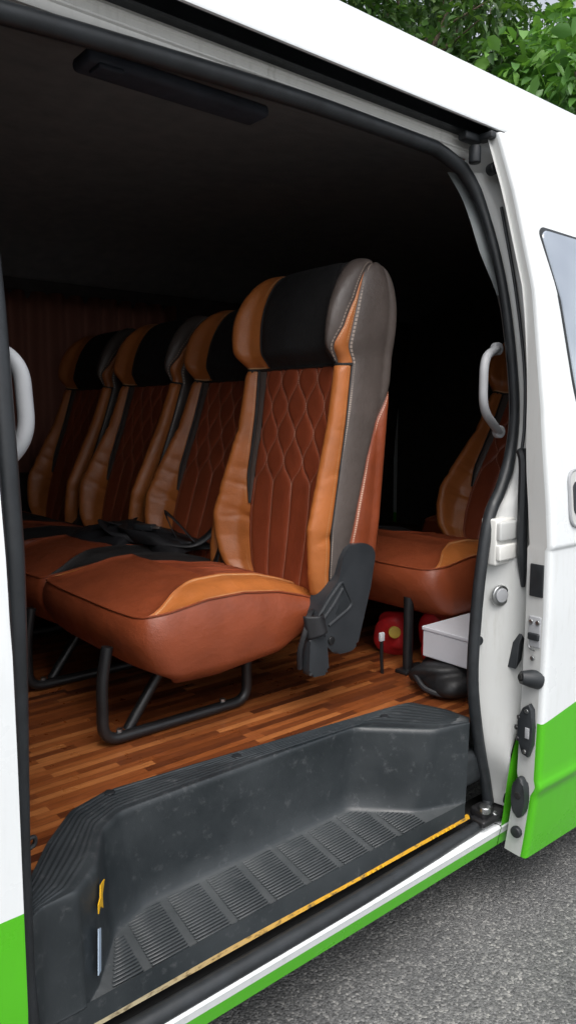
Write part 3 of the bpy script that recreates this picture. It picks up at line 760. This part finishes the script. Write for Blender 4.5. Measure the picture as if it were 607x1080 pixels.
def build_backrest(root):
    core = []
    # red quilted middle, the body of the backrest
    s_in = {1: tb([(0, 1.50), (.35, 1.58), (1, 1.62)]), -1: tb([(0, 2.2), (.35, 2.35), (1, 2.3)])}
    s_out = {1: tb([(0, 1.50), (.34, 1.58), (.50, 1.90), (1, 2.12)]), -1: tb([(0, 2.2), (.36, 2.35), (.50, 2.5), (1, 2.62)])}
    P, s, al = panel(S_back, 0, 1, lambda v: -s_in[-1](v), s_in[1], 150, 260, .004, pat=quilt, edge_seam=False, sign=-1)
    bk = MB().grid(P, seam=s, along=al).build('backrest', 'leather_maroon', root, local=True, angle=80)
    for sgn in (1, -1):
        P, s, al = panel(S_back, .36, 1, lambda v: sgn * s_in[sgn](v), lambda v: sgn * s_out[sgn](v), 14, 90, .003, sign=-1)
        MB().grid(P, seam=s * .2, along=al).build('accent_strip', 'leather_grey' if sgn > 0 else 'leather_black', bk, local=True, angle=80)
        pat = lambda a, b, P, du: (wrinkles(P, a, b, .006 if sgn > 0 else .0025, 3 + sgn), np.zeros_like(a))
        P, s, al = panel(S_back, 0, 1, lambda v: sgn * s_out[sgn](v), tb([(0, sgn * 4.15), (1, sgn * 4.2)]), 34, 130, .009, sign=-1, pat=pat)
        MB().grid(P, seam=s, along=al).build('side_bolster', 'leather_orange', bk, local=True, angle=80)
        gq = tb([(0, 4.55), (.15, 4.8), (.4, 5.1), (.6, 5.45), (.75, 5.95), (.9, 6.8), (.93, 6.98), (1, 7.)])
        P, s, al = panel(S_back, 0, 1, lambda v: sgn * (4.15 + .05 * v), lambda v: sgn * gq(v), 26, 100, .006, vedge=(0, 0), sign=-1)
        MB().grid(P, seam=s, along=al).build('side_panel', 'leather_grey', bk, local=True, angle=80)
        P, s, al = panel(S_back, 0, .93, lambda v: sgn * gq(v), c_(sgn * 7.), 20, 70, .006, sign=-1)
        MB().grid(P, seam=s, along=al).build('rear_side_panel', 'leather_rust', bk, local=True, angle=80)
    q = np.r_[np.linspace(7, 8, 8), np.linspace(-8, -7, 8)[1:]]
    P = S_back(*np.meshgrid(q, np.linspace(0, 1, 20))); MB().grid(P).build('back_panel', 'leather_grey', bk, local=True)
    def pipe(S, qf, t0, t1, r, mat, par):
        tt = np.linspace(t0, t1, 50); MB().tube(S(np.array([qf(t) for t in tt]), tt), r, 6).build('piping', mat, par, local=True)
    pipe(S_back, s_out[1], .36, .995, .0042, 'leather_black', bk); pipe(S_back, s_out[-1], .36, .995, .0042, 'leather_black', bk)
    pipe(S_back, lambda v: -4.17, .03, .995, .0022, 'leather_black', bk)
    qq = np.linspace(-4.2, 4.2, 90); MB().tube(S_back(qq, np.full(90, .998)), .0045, 6).build('piping', 'leather_black', bk, local=True)
    # headrest
    wi_ = tb([(0, -2.95), (.15, -2.6), (.4, -2.0), (.7, -1.68), (1, -1.65)]); wo_ = tb([(0, -3.1), (.1, -3.5), (.22, -3.95), (.4, -4.22), (.62, -4.3), (1, -4.3)]); fi_ = tb([(0, 1.42), (.3, 1.55), (.7, 1.65), (1, 1.7)])
    P, s, al = panel(S_head, 0, 1, wi_, fi_, 40, 60, .006, vedge=(1, 0), sign=-1)
    hd = MB().grid(P, seam=s, along=al).build('headrest', 'fabric_black', bk, local=True, angle=80)
    P, s, al = panel(S_head, 0, 1, fi_, c_(4.3), 30, 60, .010, vedge=(1, 0), sign=-1)
    MB().grid(P, seam=s, along=al).build('headrest_wing', 'leather_orange', hd, local=True, angle=80, label='tan orange wing on the far side of the headrest')
    P, s, al = panel(S_head, 0, 1, wo_, wi_, 30, 60, .011, vedge=(1, 0), sign=-1)
    MB().grid(P, seam=s, along=al).build('headrest_wing', 'leather_grey', hd, local=True, angle=80, label='grey wing on the door side of the headrest')
    pipe(S_head, wi_, .02, .97, .0052, 'leather_black', hd); pipe(S_head, fi_, .02, .97, .003, 'leather_black', hd); pipe(S_head, lambda p: 4.3, .02, .97, .004, 'leather_black', hd)
    lo = tb([(0, -4.22), (.3, -4.33), (.5, -4.36), (.62, -4.31)])
    P, s, al = panel(S_head, 0, .62, lo, wo_, 14, 50, .003, vedge=(0, 0), sign=-1)
    MB().grid(P, seam=s, along=al).build('wing_gusset', 'leather_orange', hd, local=True, angle=80)
    lo2 = tb([(0, -4.22), (.3, -4.33), (.5, -4.36), (.62, -4.31), (1, -4.3)])
    P, s, al = panel(S_head, 0, 1, c_(-7.), lo2, 34, 60, .006, vedge=(0, 0), sign=-1)
    MB().grid(P, seam=s, along=al).build('headrest_side', 'leather_grey', hd, local=True, angle=80)
    P, s, al = panel(S_head, 0, 1, c_(4.3), c_(7.), 24, 60, .007, vedge=(0, 0), sign=-1)
    MB().grid(P, seam=s, along=al).build('headrest_side', 'leather_grey', hd, local=True, angle=80)
    P = S_head(*np.meshgrid(q, np.linspace(0, 1, 30))); MB().grid(P).build('headrest_back', 'leather_grey', hd, local=True)
    return bk

def build_cushion(root, y0, y1, rn=.055, rf=.02, near_mat='leather_orange'):
    yc, W, L = (y0 + y1) / 2, (y1 - y0) / 2, .60
    def zs_(v): return np.interp(v, [0, .05, .3, .5, .7, .85, 1], [.362, .368, .386, .390, .378, .355, .325])
    def Wv(v, u):
        t = np.clip((.13 - v) / .13, 0, 1); return W - np.where(u < 0, rn, rf) * (1 - np.sqrt(1 - t * t + 1e-9))
    def S_top(u, v):
        u_ = np.clip(u, -1, 1); vc = np.clip(v, 0, 1)
        x = v * L - .012 * (1 - np.abs(u_) ** 4) * np.clip(1 - v * 4, 0, 1) ; y = yc + u * Wv(vc, u)
        z = zs_(vc) + .034 * (1 - np.abs(u_) ** 5) * (1 - (1 - vc) ** 7) - .0 + .012 * np.exp(-((np.abs(u_) - .80) / .16) ** 2) * sstep(.1, .35, vc) - .018 * np.clip(vc - .3, 0, 1)
        return np.stack([x, y, z], -1)
    nb = tb([(.03, -1), (.08, -.93), (.2, -.78), (.35, -.66), (1, -.60)])
    fb = tb([(.03, 1), (.06, .84), (.12, .74), (.3, .70), (1, .68)])
    k0 = .42
    # apron (front third) : also the cushion's own body
    def apl(v): return nb(v) if v > .03 else -1.
    sk_rows = []
    ua = [(-1., v) for v in np.linspace(1, 0, 60)] + [(u, 0.) for u in np.linspace(-1, 1, 50)[1:-1]] + [(1., v) for v in np.linspace(0, 1, 60)]
    ring = np.array([S_top(np.array(u), np.array(v)) for u, v in ua])
    tang = np.gradient(ring[:, :2], axis=0); nn = np.stack([-tang[:, 1], tang[:, 0]], 1); nn /= np.linalg.norm(nn, axis=1, keepdims=True)
    ctr = np.array([L * .6, yc]); sg = np.sign(((ring[:, :2] - ctr) * nn).sum(1)); nn *= sg[:, None]
    for _ in range(4): nn[1:-1] = .25 * nn[:-2] + .5 * nn[1:-1] + .25 * nn[2:]
    nn /= np.linalg.norm(nn, axis=1, keepdims=True)
    vv = np.array([v for u, v in ua]); frt = np.clip(1 - ring[:, 0] / .16, 0, 1)
    zb = np.interp(vv, [0, .15, .4, .72, .82, .9, 1], [.185, .165, .16, .178, .215, .26, .29])
    for h in np.linspace(0, 1, 34):
        out = -.003 + .022 * math.sin(math.pi * min(1, h * 1.02) ** .8) * (1 if h > 0 else 0)
        if h < .06: out = -.003 + .008 * h / .06
        tuck = -.05 * max(0, (h - .78) / .22) ** 2
        pz = ring[:, 2] + (zb - ring[:, 2]) * h + (.0)
        xy = ring[:, :2] + nn * (out + tuck)
        xy[:, 0] += frt * .055 * h ** 2
        sk_rows.append(np.c_[xy, pz])
    last = sk_rows[-1]; cen = last.mean(0)
    for t in (.5, .9, 1): sk_rows.append(last + (np.array([cen[0], cen[1], cen[2] - .0]) - last) * t * .98)
    SK = np.array(sk_rows); hrow = np.zeros(SK.shape[:2]); hrow[1] = .2; hrow[2] = .75; hrow[3] = .2
    # a vertical seam at the front corners
    i0 = 60; 
    al = np.broadcast_to(np.r_[0, np.cumsum(np.linalg.norm(np.diff(ring, axis=0), axis=1))], SK.shape[:2])
    cu = MB().grid(SK, seam=hrow * .45, along=al).build('cushion', 'leather_rust', root, local=True, angle=70)
    MB().tube(ring + np.array([0, 0, .0005]), .0028, 6).build('piping', 'leather_rust', cu, local=True)
    P, s, a_ = panel(S_top, 0, k0, apl, (lambda v: fb(v) if v > .03 else 1.), 70, 40, .006, vedge=(1, 1), edge_seam=True)
    MB().grid(P, seam=s * .5, along=a_).build('front_pad', 'leather_rust', cu, local=True, angle=80)
    for sgn in (1, -1):
        P, s, a_ = panel(S_top, .03, 1, (lambda v: -1.) if sgn < 0 else fb, nb if sgn < 0 else (lambda v: 1.), 22, 100, .008, vedge=(0, 0))
        MB().grid(P, seam=s, along=a_).build('seat_bolster', near_mat if sgn < 0 else 'leather_orange', cu, local=True, angle=80)
    dg = tb([(k0, .30), (.55, .05), (.7, .10), (.85, .3), (1, .50)])
    P, s, a_ = panel(S_top, k0, 1, nb, dg, 130, 110, .004, pat=quilt_seat, edge_seam=False)
    MB().grid(P, seam=s, along=a_).build('seat_panel', 'leather_maroon', cu, local=True, angle=80)
    P, s, a_ = panel(S_top, k0, 1, dg, fb, 30, 60, .004)
    MB().grid(P, seam=s * .3, along=a_).build('seat_inset', 'leather_black', cu, local=True, angle=80)
    return cu

def build_frame(root, y):
    r = .0155
    pts = [(.035, y, .30), (-.005, y, .20), (-.045, y, .0175 + .03), (-.02, y, .0165), (.33, y, .0165), (.40, y, .05), (.40, y, .20)]
    pts = [(-.03, y, .27), (-.048, y - .0, .18), (-.050, y, .018), (.415, y, .018), (.415, y, .2)]
    lg = MB().tube(resample(fillet(pts, .05, 8), 70), r, 12).build('leg_frame', 'metal_black', root, local=True)
    MB().tube([(.03, y + .02, .022), (.17, y + .03, .20)], .0145, 10).build('brace', 'metal_black', lg, local=True)
    for bx in (.0, .33):
        MB().disc((bx, y + .004, .034), (0, 0, 1), .009, .012, 6).build('bolt', 'metal_steel', lg, local=True)

def build_bracket(root):
    out = [(.637, .49), (.69, .49), (.723, .474), (.735, .45), (.716, .353), (.664, .188), (.641, .173), (.575, .174), (.532, .215), (.500, .295), (.547, .359), (.586, .397), (.598, .453), (.615, .48)]
    out = [(p.x, p.y) for p in fillet([(a, b, 0) for a, b in out], .015, 4, True)]
    bk = MB().prism(out, 'y', -.066, .0, .008, 3).build('recliner_cover', 'plastic_cover', root, local=True)
    rid = MB(); yy = -.0665
    rid.tube(resample(fillet([(.508, yy, .300), (.550, yy, .346), (.597, yy, .390), (.639, yy, .318), (.626, yy, .304), (.546, yy, .267)], .012, 4), 40), .0045, 8)
    rid.tube(resample([(.525, yy, .290), (.567, yy, .328), (.600, yy, .368)], 12), .0045, 8)
    rid.build('cover_ridge', 'plastic_cover', bk, local=True)
    MB().prism([(p.x, p.y) for p in fillet([(.602, .362, 0), (.628, .316, 0), (.606, .304, 0), (.572, .292, 0)], .006, 3, True)], 'y', -.0675, -.065).build('cover_recess', 'rubber_black', bk, local=True)
    MB().disc((.556, -.067, .222), (0, -1, 0), .012, .008, 16, .002).build('pivot_bolt', 'metal_black', bk, local=True)

def build_buckle(root):
    st = MB().prism([(p.x, p.y) for p in fillet([(.460, .255, 0), (.520, .255, 0), (.532, .145, 0), (.524, .133, 0), (.466, .137, 0), (.456, .150, 0)], .012, 4, True)], 'y', -.085, -.052, .009, 3).build('belt_buckle', 'plastic_cover', root, local=True)
    n = 24
    P = []
    for t in np.linspace(0, 1, 10):
        P.append([(.446 + .075 * a + .010 * t, -.070 - .028 * math.sin(math.pi * a) - .008 * t, .312 - .062 * t - .012 * math.cos(a * 3 + 1) * t) for a in np.linspace(0, 1, 12)])
    MB().grid(P).build('buckle_flap', 'webbing_black', st, local=True, solid=.003)
    MB().tube(smoothcurve([(.448, -.055, .16), (.440, -.065, .215), (.455, -.07, .27), (.49, -.05, .31), (.54, -.02, .30)], 24), .008, 8).build('belt_stalk', 'webbing_black', st, local=True)

def ribbon(path, width_dirs, w):
    P = []
    for p, d_ in zip(path, width_dirs):
        d_ = Vector(d_).normalized(); p = Vector(p); P.append([tuple(p - d_ * w / 2), tuple(p), tuple(p + d_ * w / 2)])
    return np.array(P)

def tilt(bk, deg):
    p = Vector((.62, 0, .36)); m = Matrix.Rotation(R(deg), 3, 'Y'); bk.rotation_euler = (0, R(deg), 0); bk.location = p - m @ p
def make_seat(loc, label, y0, y1, door_side, recline=0):
    r = empty('passenger_seat', loc, label, 'seat', 'tan and brown leather seats in the van')
    bk = build_backrest(r); build_cushion(r, y0, y1, *((.055, .02) if door_side else (.02, .02, 'leather_black')))
    if recline: tilt(bk, recline)
    build_frame(r, .148)
    build_bracket(r)
    if door_side: build_buckle(r)
    return r
def copy_tree(o, parent=None):
    c = o.copy(); COL.objects.link(c)
    if parent is not None: c.parent = parent
    for ch in list(o.children): copy_tree(ch, c)
    return c

near = make_seat((.87, .46, FZ), 'brown leather seat right by the open doorway, in full view with black recliner cover', 0., .625, True)
second = make_seat((.87, .97, FZ), 'brown leather seat beside the nearest one, with black seat belts lying on its cushion', .12, .60, False, 11)
third = copy_tree(second); third.location = (.87, 1.555, FZ); third['label'] = 'shaded brown leather seat third from the open doorway in the front row'
fourth = copy_tree(second); fourth.location = (.87, 2.16, FZ); fourth['label'] = 'dark far seat at the end of the front row beyond the grey grab handle'
back = copy_tree(near); back.location = (1.87, .385, FZ); back['label'] = 'brown leather seat in the row behind, half hidden by the door pillar'
for c in back.children:
    if c.name.startswith('backrest'): tilt(c, 22)
for c in list(back.children):
    if c.name.startswith('leg_frame'):
        for k in list(c.children): bpy.data.objects.remove(k)
        bpy.data.objects.remove(c)
rear2 = copy_tree(second); rear2.location = (2.78, .60, FZ); rear2['label'] = 'seat barely visible in the dark at the rear, behind the half hidden seat'
for c in list(rear2.children_recursive):
    if c.name.startswith(('seat_belt', 'belt_', 'buckle')): bpy.data.objects.remove(c)
pst = MB().tube([(.005, .11, .0), (.005, .11, .26)], .017, 12).build('leg_post', 'metal_black', back, local=True)
MB().box((.03, .11, .006), (.12, .05, .012), .003).build('foot_plate', 'metal_black', pst, local=True)

# belts bunched on the second and third cushions
def crumple(root, c, r, seed, name, par):
    rr = np.random.default_rng(seed); nu, nv = 46, 30; P = np.zeros((nv, nu, 3)); w = rr.uniform(4, 15, (10, 2)); ph = rr.uniform(0, 6, 10)
    for j in range(nv):
        for i in range(nu):
            a, b = i / (nu - 1) * 2 - 1, j / (nv - 1) * 2 - 1
            h = sum(abs(math.sin(w[k, 0] * a * .5 + w[k, 1] * b * .5 + ph[k])) for k in range(10)) / 10
            e = max(0., 1 - (a * a) ** 2) * max(0., 1 - (b * b) ** 2)
            P[j, i] = (c[0] + r[0] * (a + .16 * math.sin(3 * b + ph[0])), c[1] + r[1] * (b + .16 * math.sin(2.6 * a + ph[1])), c[2] + r[2] * e ** .6 * (.15 + 1.25 * h))
    return MB().grid(P).build(name, 'webbing_black', par, local=True, angle=60)
def belts(root):
    p = smoothcurve([(.56, .02, .47), (.52, .03, .44), (.47, .06, .425), (.40, .14, .44), (.36, .25, .445), (.40, .36, .45), (.47, .44, .455), (.52, .50, .45)], 50)
    wd = [(.3 + .7 * math.sin(i * .16), .4, .5 + .4 * math.sin(i * .3)) for i in range(50)]
    a = MB().grid(ribbon(p, wd, .05)).build('seat_belt', 'webbing_black', root, local=True, solid=.003)
    crumple(root, (.42, .40, .405), (.15, .17, .05), 5, 'belt_bundle', a)
    crumple(root, (.50, .17, .40), (.10, .13, .034), 11, 'belt_bundle', a)
    p = smoothcurve([(.50, .06, .43), (.42, .20, .435), (.33, .30, .45), (.34, .40, .47), (.44, .43, .46), (.44, .30, .45), (.40, .18, .455)], 50)
    wd = [(.6, .2 + .5 * math.cos(i * .2), .6 * math.sin(i * .21)) for i in range(50)]
    MB().grid(ribbon(p, wd, .06)).build('belt_loop', 'webbing_black', a, local=True, solid=.003)
    p = smoothcurve([(.50, .14, .415), (.475, .155, .47), (.46, .165, .525), (.475, .12, .50), (.50, .05, .44)], 24)
    MB().grid(ribbon(p, [(.3, .8, .2)] * 24, .05)).build('belt_loop', 'webbing_black', a, local=True, solid=.003)
    b = MB().box((.40, .20, .475), (.035, .075, .022), .006, Matrix.Rotation(.5, 3, 'Z')).build('buckle', 'plastic_black', a, local=True)
    MB().box((.415, .15, .478), (.022, .03, .005), .001, Matrix.Rotation(.7, 3, 'Z')).build('buckle_tongue', 'metal_steel', a, local=True)
belts(second)
bp = smoothcurve([(.53, -.03, .36), (.55, -.035, .43), (.575, -.03, .50), (.60, -.02, .54)], 20)
MB().grid(ribbon(bp, [(.3, 1, 0)] * 20, .05)).build('seat_belt', 'webbing_black', second, local=True, solid=.003)

# ------------------------------------------------------------------ things under the rear seat
bx = empty('white_box', (1.95, .245, .664), 'plain white cardboard box under the rear seat beside the door pillar', 'box')
MB().box((1.95, .245, .706), (.30, .25, .084), .003, None, 1).build('box_body', 'card_white', bx, smooth=False)
MB().box((1.95, .245, .755), (.305, .256, .012), .002, None, 1).build('box_lid', 'card_white', bx, smooth=False)
def blob(c, r, seed, n=18, amp=.18, flat=1.):
    rr = np.random.default_rng(seed); bm = bmesh.new(); bmesh.ops.create_icosphere(bm, subdivisions=4, radius=1)
    ph = rr.uniform(-3, 3, (n, 3)); w = rr.uniform(1.5, 5, (n, 3)); m = MB()
    for v in bm.verts:
        h = sum(math.sin(w[k] @ np.array(v.co) + ph[k, 0]) for k in range(n)) / n ** .5
        co = Vector((math.copysign(abs(v.co.x) ** .75, v.co.x), math.copysign(abs(v.co.y) ** .75, v.co.y), math.copysign(abs(v.co.z) ** .75, v.co.z)))
        v.co = Vector((co.x * r[0], co.y * r[1], co.z * r[2])) * (1 + amp * h * .5)
    return m._bm(bm, c, None)
rb_ = empty('red_bag', (1.93, .60, FZ), 'small red bag with a yellow emblem under the rear seat', 'bag')
blob((1.985, .66, FZ + .08), (.045, .065, .08), 3, amp=.34).build('bag_body', 'red_cloth', rb_)
MB().disc((1.950, .622, FZ + .095), (-.7, -.7, .2), .022, .012, 20, .003).build('bag_emblem', 'emblem_yellow', rb_)
rb2 = empty('red_cloth_bundle', (2.0, .53, FZ), 'crumpled red cloth bundle beside the white box', 'cloth')
blob((2.04, .50, FZ + .085), (.06, .055, .085), 8, amp=.25).build('cloth_folds', 'red_cloth', rb2)
bb = empty('black_bag', (1.85, .35, FZ), 'slumped black bag on the floor in front of the white box', 'bag')
blob((1.88, .30, FZ + .052), (.14, .11, .052), 5, amp=.22).build('bag_body', 'bag_black', bb)
MB().tube(smoothcurve([(1.75, .36, FZ + .06), (1.735, .30, FZ + .03), (1.77, .24, FZ + .018), (1.86, .21, FZ + .02), (1.95, .22, FZ + .03)], 30), .009, 8).build('bag_strap', 'webbing_black', bb)
kt = empty('key_tag', (1.80, .52, FZ), 'small white tag hanging on a black strap beside the red bag', 'tag')
MB().box((1.80, .545, FZ + .125), (.02, .012, .03), .003).build('tag_card', 'card_white', kt)
MB().tube([(1.80, .545, FZ + .11), (1.795, .54, FZ + .05), (1.80, .54, FZ)], .006, 8).build('tag_strap', 'metal_black', kt)

# ------------------------------------------------------------------ trees behind the van
def tree(name, base, height, crown_c, crown_r, nclump, nleaf, leaf, mat, label, seed, droop=.3, group=None):
    r_ = np.random.default_rng(seed)
    root = empty(name, base, label, 'tree', group)
    base = np.array(base, float); cc = np.array(crown_c, float); cr_ = np.array(crown_r, float)
    tr = MB()
    top = base + (cc - base) * np.array([1, 1, .95])
    path = smoothcurve([base, base + (top - base) * .35 + r_.normal(0, .12, 3) * [1, 1, 0], base + (top - base) * .7 + r_.normal(0, .15, 3) * [1, 1, 0], top], 16)
    tr.tube(path, list(np.linspace(.24, .07, 16)), 10)
    centers = []
    for k in range(nclump):
        d_ = r_.normal(0, 1, 3); d_ /= np.linalg.norm(d_); rad = r_.uniform(.35, 1.) ** .5
        c = cc + d_ * cr_ * rad; centers.append(c)
        if k % 2 == 0:
            s = path[r_.integers(6, 15)]; mid = (s + c) / 2 + r_.normal(0, .15, 3)
            tr.tube(smoothcurve([s, mid, c], 8), list(np.linspace(.035, .008, 8)), 6)
    tr.build('trunk', 'bark_brown', root)
    V = []; F = []; T = []
    for c in centers:
        rr = r_.uniform(.35, .75); tone = r_.uniform(0, 1)
        out = (c - cc) / cr_; 
        for _ in range(nleaf):
            d_ = r_.normal(0, 1, 3); d_ /= np.linalg.norm(d_)
            p = c + d_ * rr * r_.uniform(.3, 1) ** .5 * np.array([1, 1, .7])
            ax = d_ * .8 + np.array([0, 0, -droop]) + r_.normal(0, .5, 3); ax /= np.linalg.norm(ax)
            up = np.array([0, 0, 1.]) + r_.normal(0, .55, 3); si = np.cross(ax, up); si /= np.linalg.norm(si) + 1e-9; up2 = np.cross(si, ax)
            L = leaf * r_.uniform(.55, 1.25); w = L * r_.uniform(.17, .27)
            k = len(V)
            V += [p, p + ax * L * .35 + si * w + up2 * w * .35, p + ax * L * .75 + si * w * .75 + up2 * w * .15 - np.array([0, 0, L * .05]), p + ax * L - np.array([0, 0, L * .18]), p + ax * L * .75 - si * w * .75 + up2 * w * .15 - np.array([0, 0, L * .05]), p + ax * L * .35 - si * w + up2 * w * .35, p + ax * L * .4]
            F += [(k, k + 1, k + 6), (k + 1, k + 2, k + 6), (k + 2, k + 3, k + 6), (k + 3, k + 4, k + 6), (k + 4, k + 5, k + 6), (k + 5, k, k + 6)]
            tt = np.clip(.55 * tone + .45 * r_.uniform(), 0, 1); T += [tt] * 7
    m = MB(); m.v = [tuple(v) for v in V]; m.f = F; m.at = {'tint': T}
    m.build('crown', mat, root, smooth=True, angle=179)
    return root
tree('leafy_tree', (7.6, 6.2, 0), 7, (7.6, 6.2, 6.3), (1.9, 1.9, 1.9), 120, 170, .135, 'leaf_dark', 'tall dark green tree with drooping leaves above the van roof', 4)
tree('leafy_tree', (12.4, 7.6, 0), 9, (12.4, 7.6, 7.6), (2.3, 2.0, 2.8), 60, 120, .18, 'leaf_dark', 'dark tree further back, in the gap left of the bright broad leaved tree', 9)
tree('broadleaf_tree', (9.0, 3.95, 0), 5, (9.0, 3.9, 4.8), (1.5, 1.0, 1.15), 70, 110, .215, 'leaf_bright', 'bright green tree with broad leaves at the right behind the van', 12, .45)
